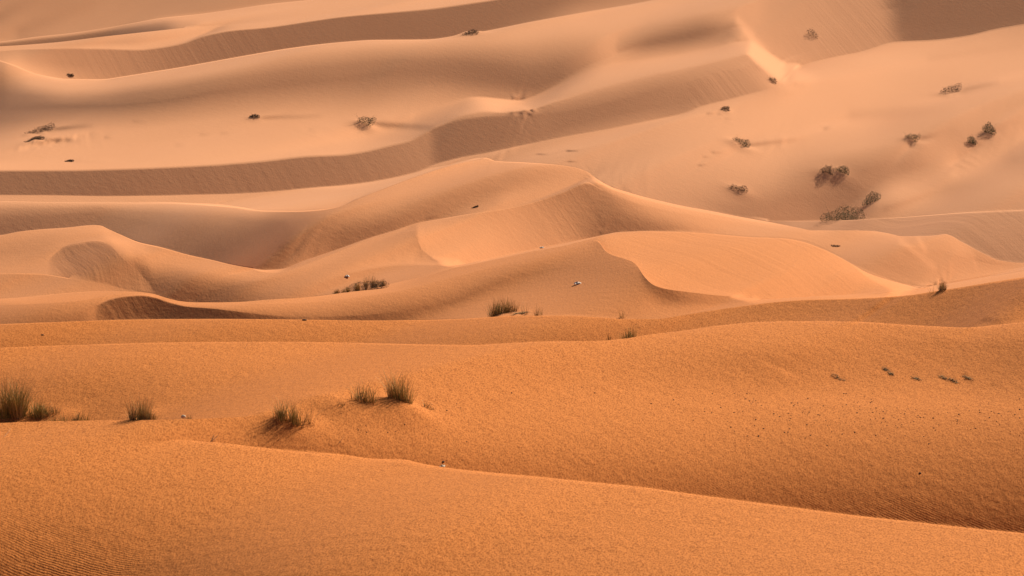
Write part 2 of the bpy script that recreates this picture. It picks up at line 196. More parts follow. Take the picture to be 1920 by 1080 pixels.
def sm_(x, a, b): return np.clip((x-a)/(b-a), 0, 1)
class Prob:
    """unknown: w = log distance at grid nodes, continuous part; the steps behind crests are added per strip"""
    def __init__(s, scale, lam_u=.12, lam_v=.004, lam_x=.03):
        s.X, s.C, s.J, s.rows, s.PY, B, s.ends = setup(scale)
        s.B = BMAP[0]+BMAP[1]*apply_strokes(s.X, s.PY, B, STROKES if scale <= 2 else STROKES[:1])
        s.U = (s.X-960)*KPX; s.T = T0+KPX*s.PY
        s.du = s.U[1]-s.U[0]
        T = s.T
        # cell-centred geometry
        s.Tu = .5*((T[1:, 1:]-T[1:, :-1])+(T[:-1, 1:]-T[:-1, :-1]))/s.du
        s.Tv = .5*((T[1:, 1:]-T[:-1, 1:])+(T[1:, :-1]-T[:-1, :-1]))
        s.Tc = .25*(T[1:, 1:]+T[:-1, 1:]+T[1:, :-1]+T[:-1, :-1])
        s.Uc = (.5*(s.U[1:]+s.U[:-1]))[None]*np.ones_like(s.Tc)
        # u gradient of the accumulated steps per cell row
        nb = len(s.rows); cum = np.zeros(len(s.X)); g = []; s.cumrow = []
        for b in range(nb):
            cum = cum+s.J[b]; s.cumrow.append(cum.copy())
            gu = (cum[1:]-cum[:-1])/s.du
            g += [gu]*s.rows[b]
        s.Ju = np.array(g); s.J0 = np.array(s.J[:nb]); s.M = np.clip(s.J0/.08, 0, 1)
        s.bs = np.repeat(np.arange(nb), s.rows); s.st0 = np.array(s.ends[:-1])
        dxp = 1/KPX
        s.lam_u, s.lam_v, s.lam_x, s.scale = lam_u, lam_v, lam_x, scale
        s.wt = np.sqrt(np.abs(s.Tv)/KPX/2.5)          # area weight
        s.wt = np.clip(s.wt, .35, 3)
        inb = (s.X[1:] > -30) & (s.X[:-1] < 1950)
        s.wt = s.wt*np.where(inb, 1, .4)[None]
        s.lam_q = .001; s.setJ(np.zeros_like(s.J0))
        xc = .5*(s.X[1:]+s.X[:-1])[None]; yc = .25*(s.PY[1:, 1:]+s.PY[:-1, 1:]+s.PY[1:, :-1]+s.PY[:-1, :-1])
        s.sl = np.ones_like(s.wt)
        for x, y, rx, ry, k in RELAX:
            s.wt = s.wt*(1-k*np.exp(-((xc-x)/rx)**2-((yc-y)/ry)**2))
        s.cr = np.zeros(s.T.shape[0], bool); s.cr[s.ends] = True
    def grads(s, c):
        cu = .5*((c[1:, 1:]-c[1:, :-1])+(c[:-1, 1:]-c[:-1, :-1]))/s.du
        cv = .5*((c[1:, 1:]-c[:-1, 1:])+(c[1:, :-1]-c[:-1, :-1]))
        wT = cv/s.Tv; wu = cu-wT*s.Tu
        return wu, wT
    def gradsT(s, a, b):
        """adjoint: a multiplies wu, b multiplies wT"""
        b = (b-a*s.Tu)/s.Tv; a = a/s.du
        o = np.zeros(s.T.shape)
        o[1:, 1:] += .5*(a+b); o[1:, :-1] += .5*(b-a); o[:-1, 1:] += .5*(a-b); o[:-1, :-1] += .5*(-a-b)
        return o
    def setJ(s, q):
        s.q = q; cum = np.cumsum(s.J0+s.M*q, 0); s.cumrow = list(cum)
        s.Ju = ((cum[:, 1:]-cum[:, :-1])/s.du)[s.bs]
    def ext(s, q):
        cum = np.cumsum(s.M*q, 0); return ((cum[:, 1:]-cum[:, :-1])/s.du)[s.bs]
    def extT(s, a):
        r = np.add.reduceat(a, s.st0, 0)/s.du
        o = np.zeros((len(s.rows), len(s.X))); o[:, 1:] += r; o[:, :-1] -= r
        return np.cumsum(o[::-1], 0)[::-1]*s.M
    def shade(s, c):
        wu, wT = s.grads(c); wu = wu+s.Ju; g = -wT
        N = np.array([wu, s.Tc*g-1-s.Uc*wu, g])
        L = np.sqrt((N**2).sum(0))
        I = (N[0]*SUNV[0]+N[1]*SUNV[1]+N[2]*SUNV[2])/L
        return I, N, L, g, wu
    def lin(s, c):
        I, N, L, g, wu = s.shade(c)
        # dI/dN = (S - I n)/L
        D = [(SUNV[k]-I*N[k]/L)/L for k in range(3)]
        dwu = D[0]-s.Uc*D[1]; dg = s.Tc*D[1]+D[2]
        return I, dwu, -dg, g, wu, N, L
    def solve(s, c, iters=6, cg=40, verbose=False):
        gmin, gmax = .6, 60.
        for it in range(iters):
            I, a, b, g, wu, N, L = s.lin(c)
            # slope along x  zx=-wu/g ; keep small
            r = (I-s.B)*s.wt
            A = a*s.wt; Bw = b*s.wt
            gs = np.maximum(g, .8)
            zx = -wu/gs; ax = -1/gs*s.lam_x*s.wt; rx = zx*s.lam_x*s.wt
            # visible, not too steep: g must stay above glim
            glow = .9; viol = np.minimum(g-glow, 0); wv = np.where(viol < 0, .5, 0)
            nz = N[2]/L; sv = np.minimum(nz-CMAX, 0)*s.wt*2; on = (sv < 0)*s.wt*2
            Dz = [-nz*N[0]/L/L, -nz*N[1]/L/L, (1-nz*N[2]/L)/L]
            A2 = on*(Dz[0]-s.Uc*Dz[1]); B2 = -on*(s.Tc*Dz[1]+Dz[2])
            nq = len(s.rows); nc = s.T.shape[0]; pr = s.lam_q
            def op(x):
                xu, xT = s.grads(x[:nc]); xu = xu+s.ext(x[nc:])
                return A*xu+Bw*xT, ax*xu, wv*xT, A2*xu+B2*xT
            m = s.T.shape
            lu = s.lam_u/ (s.du/KPX)**2 /KPX*.01
            def d2u(x): return (x[:, 2:]-2*x[:, 1:-1]+x[:, :-2])*s.su
            def d2uT(y):
                y = y*s.su; o = np.zeros(m); o[:, 2:] += y; o[:, 1:-1] -= 2*y; o[:, :-2] += y; return o
            def d2v(x): return ((x[2:]-x[1:-1])*s.iv[1:]-(x[1:-1]-x[:-2])*s.iv[:-1])*s.sv
            def d2vT(y):
                y = y*s.sv; o = np.zeros(m); o[2:] += y*s.iv[1:]; o[1:-1] -= y*(s.iv[1:]+s.iv[:-1]); o[:-2] += y*s.iv[:-1]; return o
            if it == 0:
                # second differences of w measured in units of flat-ground gradient
                s.su = s.lam_u*KPX**-1*.1/(s.du/KPX)**2*(DX**2)*.1
                ym = s.PY[:, 1:-1]; xm = s.X[None, 1:-1]; boost = np.ones_like(ym)
                for qx, qy, ex, ey, ek in RELAX: boost = boost+SMOOTH*ek*np.exp(-((xm-qx)/ex)**2-((ym-qy)/ey/1.3)**2)
                s.su = s.su*boost
                Tv = np.diff(s.T, axis=0); s.iv = 1/Tv
                ok = ~s.cr[1:-1]
                s.sv = ok[:, None]*np.ones((1, m[1]))
                for k, x0, x1 in ((14, -999, 9999), (13, 860, 9999), (2, 520, 9999), (1, -999, 680), (6, 480, 1090), (5, 560, 1120), (9, 1160, 9999), (12, 900, 1300), (17, 380, 9999)):
                    s.sv[s.ends[k]-1] = .7*sm_(s.X, x0, x0+50)*sm_(-s.X, -x1, -x1+50)
                s.sv = s.sv*s.lam_v
            def full(x):
                p, q, v, k_ = op(x)
                a_ = A*p+ax*q+A2*k_; c_ = x[:nc]; q_ = x[nc:]
                y = s.gradsT(a_, Bw*p+wv*v+B2*k_)
                y += d2uT(d2u(c_))+d2vT(d2v(c_))
                y[0] += 1e-3*c_[0]
                return np.concatenate([y, s.extT(a_)+pr*q_+pr2*D2T(D2(q_))], 0)
            def D2(q): return (q[:, 2:]-2*q[:, 1:-1]+q[:, :-2])/s.du**2*1e-2
            def D2T(y):
                o = np.zeros((nq, m[1])); y = y/s.du**2*1e-2; o[:, 2:] += y; o[:, 1:-1] -= 2*y; o[:, :-2] += y; return o
            pr2 = .02
            a_ = A*r+ax*rx+A2*sv
            grad = s.gradsT(a_, Bw*r-wv*(wv*viol)+B2*sv)+d2uT(d2u(c))+d2vT(d2v(c))
            grad = np.concatenate([grad, s.extT(a_)+pr*s.q+pr2*D2T(D2(s.q))], 0)
            kq = np.add.reduceat(A**2+A2**2+ax**2, s.st0, 0)/s.du**2; kq = np.cumsum(kq[::-1], 0)[::-1]
            kq = 2*np.concatenate([kq[:, :1], kq], 1)*s.M**2+pr+pr2*6/s.du**4*1e-4
            # column preconditioner (tridiagonal in v)
            K = (Bw**2+B2**2)/s.Tv**2+ (wv/s.Tv)**2 + (A*s.Tu/s.Tv)**2
            kc = np.zeros((m[0]-1, m[1])); kc[:, 1:] += K; kc[:, :-1] += K; kc *= .5; kc += 1e-6*kc.mean()
            su_ = np.concatenate([s.su[:, :1], s.su, s.su[:, -1:]], 1)
            dg = 6*su_**2+1e-9; dg[:-1] += kc; dg[1:] += kc
            au = (A**2).mean()/s.du**2*.5
            dg += 0.02*au
            dg[0] += 1e-3
            cp = np.zeros_like(kc); den = np.zeros(m); den[0] = dg[0]
            for i in range(m[0]-1):
                cp[i] = -kc[i]/den[i]; den[i+1] = dg[i+1]+kc[i]*cp[i]
            iden = 1/den
            def prec(rr):
                zq = rr[nc:]/kq; rr = rr[:nc]
                y = np.empty(m); y[0] = rr[0]*iden[0]
                for i in range(1, m[0]): y[i] = (rr[i]+kc[i-1]*y[i-1])*iden[i]
                for i in range(m[0]-2, -1, -1): y[i] -= cp[i]*y[i+1]
                return np.concatenate([y, zq], 0)
            x = np.zeros((nc+nq, m[1])); rr = -grad; z = prec(rr); p = z.copy(); rz = (rr*z).sum()
            for k in range(cg):
                Ap = full(p); al = rz/(p*Ap).sum(); x += al*p; rr -= al*Ap
                z = prec(rr); rz2 = (rr*z).sum(); p = z+rz2/rz*p; rz = rz2
            q0 = s.q
            def energy(cc, q):
                s.setJ(q)
                e = s.lam_q*(q**2).sum()+pr2*(D2(q)**2).sum()
                I2, N2, L2, g2, wu2 = s.shade(cc)
                return e+(((I2-s.B)*s.wt)**2).sum()+((wu2/np.maximum(g2, .8)*s.lam_x*s.wt)**2).sum()+(d2u(cc)**2).sum()+(d2v(cc)**2).sum()+.25*(np.minimum(g2-glow, 0)**2).sum()+((np.minimum(N2[2]/L2-CMAX, 0)*s.wt*2)**2).sum()
            e0 = energy(c, q0); st = 1.
            while st > .02:
                qn = np.maximum(s.J0+s.M*(q0+st*x[nc:]), s.J0*.15)
                qn = np.where(s.M > 1e-3, (qn-s.J0)/np.maximum(s.M, 1e-3), 0)
                e1 = energy(c+st*x[:nc], qn)
                if e1 < e0: break
                st *= .5
            if st <= .02: s.setJ(q0); break
            c = c+st*x[:nc]
            if verbose: print('it', it, 'E', e0, '->', e1, 'step', st, 'rms', float(np.sqrt(((s.shade(c)[0]-s.B)**2).mean())))
            if e0-e1 < 2e-4*e0: break
        return c
def cub(a, x):
    """cubic interpolation of the rows of a at fractional positions x"""
    n = a.shape[0]
    if n < 3:
        i = np.clip(x.astype(int), 0, n-2); f = (x-i)[:, None]; return a[i]*(1-f)+a[i+1]*f
    e = np.concatenate([[2*a[0]-a[1]], a, [2*a[-1]-a[-2]]], 0)
    i = np.clip(x.astype(int), 0, n-2); f = (x-i)[:, None]
    p0, p1, p2, p3 = e[i], e[i+1], e[i+2], e[i+3]
    return p1+.5*f*(p2-p0+f*(2*p0-5*p1+4*p2-p3+f*(3*(p1-p2)+p3-p0)))
def upsample(c, pa, pb):
    T1 = _up(pa.T, pa, pb)
    g = np.zeros_like(c); d = np.diff(c, axis=0)/np.diff(pa.T, axis=0)
    g[1:-1] = .5*(d[1:]+d[:-1]); g[0] = d[0]; g[-1] = d[-1]
    return _up(c, pa, pb)+_up(g, pa, pb)*(pb.T-T1)
def _up(c, pa, pb):
    out = []
    for b in range(len(pa.rows)):
        a = c[pa.ends[b]:pa.ends[b+1]+1]
        x = np.arange(0 if b == 0 else 1, pb.rows[b]+1)/pb.rows[b]*pa.rows[b]
        out.append(cub(a, x))
    c = np.concatenate(out, 0)
    j = np.interp(pb.X, pa.X, np.arange(len(pa.X)))
    return np.ascontiguousarray(cub(np.ascontiguousarray(c.T), j).T)
W_NEAR = math.log(34.)
CMAX = math.cos(math.radians(35))
def solve_terrain(scales=(8, 4, 2), verbose=False):
    prev = None
    for sc in scales:
        p = Prob(sc)
        if prev is None:
            # flat start: w falls with T like level ground tilted gently
            q = math.hypot(SUNV[1], SUNV[2]); be = math.atan2(SUNV[2], SUNV[1])
            th = np.clip(be-np.arcsin(np.clip(p.B/q, -1, .97)), -.04, .6)
            g = 1/(np.tan(th)+p.Tc); dw = blur1(-g*p.Tv, 1.5, 1)
            dw = np.concatenate([dw[:, :1], .5*(dw[:, 1:]+dw[:, :-1]), dw[:, -1:]], 1)
            c = W_NEAR+np.concatenate([np.zeros((1, len(p.X))), np.cumsum(dw, 0)], 0)
            c = blur1(c, 3, 1)
            lu, lx, lv = p.lam_u, p.lam_x, p.lam_v
            for k in (8, 4, 2, 1):
                p.lam_u, p.lam_x, p.lam_v = lu*k, lx*k, lv*k
                c = p.solve(c, 60 if k == 1 else 25, 100, verbose)
        else:
            c = upsample(c, prev, p)
            p.setJ(np.array([np.interp(p.X, prev.X, r) for r in prev.q]))
            c = p.solve(c, 8 if sc > 1 else 3, 80 if sc > 1 else 25, verbose)
        prev = p
        if verbose: print('scale', sc, c.shape)
    if scales[-1] != 1:
        p = Prob(1); c = upsample(c, prev, p)
        p.setJ(np.array([np.interp(p.X, prev.X, r) for r in prev.q]))
        c = p.solve(c, 3, 60, verbose)
    return p, c
# ---- the dunes as one sheet -----------------------------------------------------
P, Wc = solve_terrain()
nb = len(P.rows); NX = len(P.X)
cumJ = np.array(P.cumrow)                       # (nb, NX)
U = P.U
IX = np.arange(NX)
# local slope dz/dy along the column for a row pair
def row_w(r, b):                                # log distance of grid row r seen as part of strip b
    return Wc[r]+cumJ[b]
rowsT = []; rowsW = []; mask = []; hid = []     # final rows, near to far
rbPY = []
same = []                                       # True where the row coincides with the previous row
HR = 7
for b in range(nb):
    r0, r1 = P.ends[b], P.ends[b+1]
    if b > 0:
        # hidden ground from the crest (front) to the start of strip b
        w1 = row_w(r0, b-1); w2 = row_w(r0, b); T = P.T[r0]
        jump = w2-w1; has = jump > .004
        y1 = np.exp(w1); y2 = np.exp(w2); z1 = -T*y1; z2 = -T*y2
        wn = row_w(r0+1, b); yn = np.exp(wn); zn = -P.T[r0+1]*yn
        s2 = np.clip((zn-z2)/np.maximum(yn-y2, 1e-3), -T+.03, .55)
        s2 = np.maximum(blur1(np.minimum(s2, .3)[None], 10, 1)[0], -T+.03)
        s1 = -np.maximum(.36, T+.12)
        L = np.maximum(y2-y1, 1e-6)
        for k in range(1, HR+1):
            t = k/(HR+1.)
            t = t**1.5
            h00 = 2*t**3-3*t*t+1; h10 = t**3-2*t*t+t; h01 = -2*t**3+3*t*t; h11 = t**3-t*t
            y = y1+t*L; z = h00*z1+h10*L*s1+h01*z2+h11*L*s2
            rowsW.append(np.where(has, np.log(y), w1)); rowsT.append(np.where(has, -z/y, T)); mask.append(b-1+.5); same.append(~has)
            rbPY.append(P.PY[r0])
        rowsW.append(np.where(has, w2, w1)); rowsT.append(T.copy()); mask.append(b); same.append(~has); rbPY.append(P.PY[r0])
    else:
        rowsW.append(row_w(r0, 0)); rowsT.append(P.T[r0].copy()); mask.append(0); same.append(np.zeros(NX, bool)); rbPY.append(P.PY[r0])
    # the crest's own small steps are folded away where there is no hidden ground
    for r in range(r0+1, r1+1):
        off = 0
        rowsW.append(row_w(r, b)); rowsT.append(P.T[r].copy()); mask.append(b); same.append(np.zeros(NX, bool)); rbPY.append(P.PY[r])
RW = np.array(rowsW); RT = np.array(rowsT); MB = np.array(mask); SAME = np.array(same); RP = np.array(rbPY)
Y = np.exp(RW); Xw = U[None]*Y; Z = -RT*Y
NR = len(RW)
RX = np.broadcast_to(P.X[None], Y.shape)

def at(px, py, lift=0.0):
    """the visible ground point under a pixel of the 1920x1080 picture"""
    j = (px-P.X[0])/(P.X[1]-P.X[0]); j0 = int(max(0, min(NX-2, math.floor(j)))); f = j-j0
    T = T0+KPX*py; out = []
    for jj in (j0, j0+1):
        Tc = RT[:, jj]; Yc = Y[:, jj]
        i = np.where((Tc[:-1] >= T) & (Tc[1:] < T))[0]
        i = int(i[0]) if len(i) else 0
        t = (Tc[i]-T)/max(Tc[i]-Tc[i+1], 1e-9)
        out.append(Yc[i]*(1-t)+Yc[i+1]*t)
    y = out[0]*(1-f)+out[1]*f
    u = (px-960)*KPX
    return Vector((u*y, y, ground(u*y, y)+lift))
def ground(x, y):
    u = x/y; j = (u/KPX+960-P.X[0])/(P.X[1]-P.X[0]); j0 = int(max(0, min(NX-2, math.floor(j)))); f = min(1, max(0, j-j0))
    return (1-f)*float(np.interp(y, Y[:, j0], Z[:, j0]))+f*float(np.interp(y, Y[:, j0+1], Z[:, j0+1]))
def behind(px, py_crest, dist):
    """a point `dist` metres beyond the crest seen at (px, py)"""
    a = at(px, py_crest+1.0); y = a.y+dist; x = (px-960)*KPX*y
    return Vector((x, y, ground(x, y)))

# small relief: sand heaped round the tufts, scuffs and footprints
def heap(px, py, rx, ry, h, dy=0.0, pt=None):
    c = pt or at(px, py); cx, cy = c.x, c.y+dy
    m = (np.abs(Xw-cx) < 4*rx) & (np.abs(Y-cy) < 4*ry)
    Z[m] += h*np.exp(-(((Xw[m]-cx)/rx)**2+((Y[m]-cy)/ry)**2)/1.2)
def along(x0, y0, x1, y1, n, rx, ry, h):
    for k in range(n):
        t = k/(n-1.) if n > 1 else 0; heap(x0+(x1-x0)*t, y0+(y1-y0)*t, rx, ry, h)
heap(538, 797, .42, .35, .08); heap(690, 772, .7, .3, .06); heap(752, 770, .42, .28, .11); heap(262, 786, .3, .3, .06)
heap(20, 792, .35, .4, .1); heap(110, 787, .3, .3, .06); heap(640, 772, .3, .3, .05)
heap(945, 592, .5, .5, .1); heap(978, 590, .3, .25, .1)
for a in ((74, 250, 1.3, .8, .3), (66, 266, 1.0, .7, .22), (683, 238, 1.0, 1.0, .4), (1387, 276, 1.1, .9, .28), (1783, 178, 1.3, 1.0, .32), (1709, 264, .8, .7, .22),
          (477, 222, .6, .6, .15), (1360, 207, .5, .5, .12), (883, 64, 1.3, 1.0, .4), (1564, 328, 1.5, 1.0, .2), (1384, 358, 1.1, .8, .15)): heap(*a)
def pix(n, seed):
    return np.random.default_rng(seed)
mesh_v = np.stack([Xw, Y, Z], -1)
# continue the sheet toward the camera, outward and beyond, out of the picture
zp = -78.0
near = []
for y, zz in ((-40, -3.5), (-12, -2.2), (0, -1.7), (8, None), (18, None), (27, None)):
    r = mesh_v[0].copy(); r[:, 1] = r[:, 1]-34+y if False else y
    z0 = mesh_v[0][:, 2]; y0 = mesh_v[0][:, 1]
    r[:, 2] = zz if zz is not None else (-1.7+(z0+1.7)*(y/y0))
    r[:, 0] = U*y0*1.0
    near.append(r)
far = []
for k, d in enumerate((15, 45, 110, 240, 480)):
    r = mesh_v[-1].copy(); r[:, 1] += d; r[:, 0] = U*r[:, 1]
    t = (k+1)/5.; r[:, 2] = r[:, 2]*(1-t)+zp*t
    far.append(r)
V = np.concatenate([np.array(near), mesh_v, np.array(far)], 0)
def side(col, sgn):
    out = []
    for k, d in enumerate((.12, .35, .7, 1.2, 2.2)):
        c = col.copy(); c[:, 0] += sgn*d*np.maximum(np.abs(col[:, 1]), 45)
        t = (0, 0, .04, .25, 1.)[k]; c[:, 2] = c[:, 2]*(1-t)+zp*t; out.append(c)
    return out
Lc = side(V[:, 0], -1)[::-1]; Rc = side(V[:, -1], 1)
V = np.concatenate([np.stack(Lc, 1), V, np.stack(Rc, 1)], 1)
nr, nc = V.shape[:2]
ID = np.arange(nr*nc).reshape(nr, nc)
S = np.zeros((nr, nc), bool); S[6:6+NR, 5:5+NX] = SAME; S[6:6+NR, :5] = SAME[:, :1]; S[6:6+NR, -5:] = SAME[:, -1:]
for i in range(1, nr): ID[i] = np.where(S[i], ID[i-1], ID[i])
q = np.stack([ID[:-1, :-1], ID[:-1, 1:], ID[1:, 1:], ID[1:, :-1]], -1).reshape(-1, 4)
lcol = q[:, 0] == q[:, 3]; rcol = q[:, 1] == q[:, 2]
quads = q[~lcol & ~rcol]; ta = q[lcol & ~rcol][:, [0, 1, 2]]; tb = q[~lcol & rcol][:, [0, 1, 3]]
me = bpy.data.meshes.new('sand_dunes')
loops = np.concatenate([quads.ravel(), ta.ravel(), tb.ravel()]).astype(np.int32)
ls = np.concatenate([np.arange(len(quads))*4, len(quads)*4+np.arange(len(ta)+len(tb))*3]).astype(np.int32)
lt = np.concatenate([np.full(len(quads), 4), np.full(len(ta)+len(tb), 3)]).astype(np.int32)
used, inv = np.unique(loops, return_inverse=True)
VV = V.reshape(-1, 3)[used]
me.vertices.add(len(VV)); me.vertices.foreach_set('co', VV.ravel().astype(np.float32))
me.loops.add(len(loops)); me.loops.foreach_set('vertex_index', inv.astype(np.int32))
me.polygons.add(len(ls)); me.polygons.foreach_set('loop_start', ls); me.polygons.foreach_set('loop_total', lt)
me.polygons.foreach_set('use_smooth', np.ones(len(ls), bool))
me.update(calc_edges=True); me.validate()
# where the sand lies on steep slip faces (two wind directions), for the avalanche streaks
def mfield(fn):
    a = np.zeros((nr, nc)); a[6:6+NR, 5:5+NX] = fn(MB[:, None], RX, RP); return a.reshape(-1)[used]
def sm(x, a, b): return np.clip((x-a)/(b-a), 0, 1)
def strip(mb, b): return (mb == b)*1.0
def fA(mb, x, py):       # facing right
    return strip(mb, 6)*sm(x, 1130, 1190)*sm(-x, -1640, -1560)
def fB(mb, x, py):       # facing right and towards the camera
    a = strip(mb, 4)*sm(x, 178, 190)*sm(-x, -330, -260)
    a += strip(mb, 9)*sm(x, 790, 830)*sm(-x, -1150, -1090)*.35*(1+sm(x, 980, 1050))
    a += strip(mb, 13)*sm(-x, -815, -790)*.35
    a += strip(mb, 13)*sm(x, 1280, 1310)*sm(-x, -1450, -1430)*.9
    a += (strip(mb, 13)+strip(mb, 14)+strip(mb, 15))*sm(x, 1440, 1530)*sm(-x, -1700, -1670)*.8
    a += strip(mb, 16)*sm(x, 60, 150)*sm(-x, -620, -420)*.6
    return a

def fC(mb, x, py):       # gentle faces turned to the camera
    a = strip(mb, 8)*sm(x, 97, 112)*sm(-x, -290, -280)*1.2
    a += strip(mb, 11)*sm(x, 1480, 1600)
    return a
def fR(mb, x, py):       # coarse ripples low on the near dune and in the hollow behind its crest
    a = strip(mb, 0)*sm(py, 905, 1060)*(.05+.95*sm(-x, -900, -100))
    a += strip(mb, 1)*sm(x, 950, 1500)*sm(py-CY1, -70, -5)*.8
    return a
CY1 = np.broadcast_to(P.C[1][None], RX.shape)
for nm, fn in (('slip_right', fA), ('slip_front', fB), ('slip_low', fC), ('ripple', fR)):
    at_ = me.attributes.new(nm, 'FLOAT', 'POINT'); at_.data.foreach_set('value', mfield(fn).astype(np.float32))

# ---- materials ---------------------------------------------------------------------
def mat(name):
    m = bpy.data.materials.new(name); m.use_nodes = True; n = m.node_tree; n.nodes.clear()
    out = n.nodes.new('ShaderNodeOutputMaterial'); b = n.nodes.new('ShaderNodeBsdfPrincipled')
    n.links.new(b.outputs[0], out.inputs[0]); b.inputs['Roughness'].default_value = .9
    b.inputs['Specular IOR Level'].default_value = .15
    return m, n, b
def nd(n, t, **k):
    x = n.nodes.new(t)
    for a, v in k.items():
        if isinstance(a, str) and hasattr(x, a): setattr(x, a, v)
        else: x.inputs[a].default_value = v
    return x
def math_(n, op, a, b=None, c=None):
    x = n.nodes.new('ShaderNodeMath'); x.operation = op
    for i, v in enumerate((a, b, c)):
        if v is None: continue
        if isinstance(v, (int, float)): x.inputs[i].default_value = v
        else: n.links.new(v, x.inputs[i])
    return x.outputs[0]
def noise(n, vec, scale, detail=2, rough=.5, dims='3D'):
    x = n.nodes.new('ShaderNodeTexNoise'); x.noise_dimensions = dims
    x.inputs['Scale'].default_value = scale; x.inputs['Detail'].default_value = detail; x.inputs['Roughness'].default_value = rough
    n.links.new(vec, x.inputs['Vector']); return x.outputs['Fac']
def mapping(n, vec, rz=0, sc=(1, 1, 1)):
    # rotate first, then scale
    a = n.nodes.new('ShaderNodeMapping'); a.vector_type = 'POINT'; a.inputs['Rotation'].default_value = (0, 0, rz); n.links.new(vec, a.inputs[0])
    b = n.nodes.new('ShaderNodeMapping'); b.vector_type = 'POINT'; b.inputs['Scale'].default_value = sc; n.links.new(a.outputs[0], b.inputs[0])
    return b.outputs[0]
def attr(n, nm):
    a = n.nodes.new('ShaderNodeAttribute'); a.attribute_name = nm; return a.outputs['Fac']
def sand_material():
    m, n, b = mat('sand')
    tc = n.nodes.new('ShaderNodeTexCoord').outputs['Object']
    # colour: orange sand with darker grains; the specks also paint in tiny ripple shadows
    g0 = noise(n, mapping(n, tc, 0, (1, .45, 1)), 46.0, 3, .75)
    g1 = noise(n, mapping(n, tc, 0, (1, .45, 1)), .12, 4, .5)
    cr = n.nodes.new('ShaderNodeValToRGB'); cr.color_ramp.elements[0].position = .33; cr.color_ramp.elements[1].position = .55
    cr.color_ramp.elements[0].color = SAND_DARK; cr.color_ramp.elements[1].color = SAND
    n.links.new(g0, cr.inputs[0])
    mx = n.nodes.new('ShaderNodeMix'); mx.data_type = 'RGBA'; mx.blend_type = 'MULTIPLY'
    n.links.new(math_(n, 'MULTIPLY', math_(n, 'SUBTRACT', g1, .35), .35), mx.inputs[0])
    # sand colour turns paler with distance past the near ridges
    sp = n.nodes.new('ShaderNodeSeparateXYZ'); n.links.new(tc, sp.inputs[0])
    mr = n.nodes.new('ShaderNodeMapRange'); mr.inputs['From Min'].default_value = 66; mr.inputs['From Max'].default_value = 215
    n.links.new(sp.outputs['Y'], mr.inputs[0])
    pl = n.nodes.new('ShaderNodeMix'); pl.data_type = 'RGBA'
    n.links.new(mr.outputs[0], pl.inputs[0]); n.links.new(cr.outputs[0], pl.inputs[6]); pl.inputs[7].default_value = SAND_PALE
    n.links.new(pl.outputs[2], mx.inputs[6]); mx.inputs[7].default_value = (.8, .72, .66, 1)
    n.links.new(mx.outputs[2], b.inputs['Base Color'])
    # relief: grain on every scale
    h1 = math_(n, 'MULTIPLY', noise(n, mapping(n, tc, 0, (1, .5, 1)), 9.0, 8, .62), GRAIN)
    h1 = math_(n, 'ADD', h1, math_(n, 'MULTIPLY', noise(n, mapping(n, tc, math.radians(20), (.6, 1, 1)), 2.4, 5, .6), .018))
    # wind ripples
    rp = mapping(n, tc, math.radians(18), (1, 1, 1))
    wv = n.nodes.new('ShaderNodeTexWave'); wv.wave_type = 'BANDS'; wv.bands_direction = 'Y'; wv.wave_profile = 'SIN'
    wv.inputs['Scale'].default_value = .3142/.038; wv.inputs['Distortion'].default_value = 3.5
    wv.inputs['Detail'].default_value = 2; wv.inputs['Detail Scale'].default_value = .8; wv.inputs['Detail Roughness'].default_value = .55
    n.links.new(rp, wv.inputs[0])
    brk = n.nodes.new('ShaderNodeMapRange'); brk.inputs['From Min'].default_value = .36; brk.inputs['From Max'].default_value = .6; brk.inputs['To Min'].default_value = .15
    n.links.new(noise(n, tc, .9, 3, .6), brk.inputs[0])
    h2 = math_(n, 'MULTIPLY', math_(n, 'MULTIPLY', wv.outputs['Fac'], math_(n, 'MULTIPLY', attr(n, 'ripple'), brk.outputs[0])), .0026)
    # avalanche streaks running down the slip faces
    def streak(deg, freq, nm, amp):
        # descent azimuth: deg right of towards-camera; stretch the noise along it
        v = mapping(n, tc, math.radians(deg), (.03, 1, .02))
        s = math_(n, 'SUBTRACT', noise(n, v, freq, 5, .62), .5)
        return math_(n, 'MULTIPLY', math_(n, 'MULTIPLY', s, attr(n, nm)), amp)
    h3 = streak(45, 1.3, 'slip_right', .04)
    h4 = streak(55, .6, 'slip_front', .085)
    h5 = streak(76, .9, 'slip_low', .055)
    h = math_(n, 'ADD', math_(n, 'ADD', math_(n, 'ADD', h1, h5), h2), math_(n, 'ADD', h3, h4))
    bp = n.nodes.new('ShaderNodeBump'); bp.inputs['Strength'].default_value = 1.0; bp.inputs['Distance'].default_value = 1.0
    n.links.new(h, bp.inputs['Height']); n.links.new(bp.outputs[0], b.inputs['Normal'])
    b.inputs['Roughness'].default_value = 1.0; b.inputs['Specular IOR Level'].default_value = .05
    return m
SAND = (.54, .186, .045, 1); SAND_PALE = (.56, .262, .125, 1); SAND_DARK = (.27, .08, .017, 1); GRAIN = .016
msand = sand_material()
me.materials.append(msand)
dunes = bpy.data.objects.new('sand_dunes', me); scene.collection.objects.link(dunes); dunes['kind'] = 'structure'
pm = bpy.data.meshes.new('desert_plain')
R_ = 3200
pm.from_pydata([(-R_, -R_+900, zp-.6), (R_, -R_+900, zp-.6), (R_, R_+900, zp-.6), (-R_, R_+900, zp-.6)], [], [(0, 1, 2, 3)])
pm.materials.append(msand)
plain = bpy.data.objects.new('desert_plain', pm); scene.collection.objects.link(plain); plain['kind'] = 'structure'
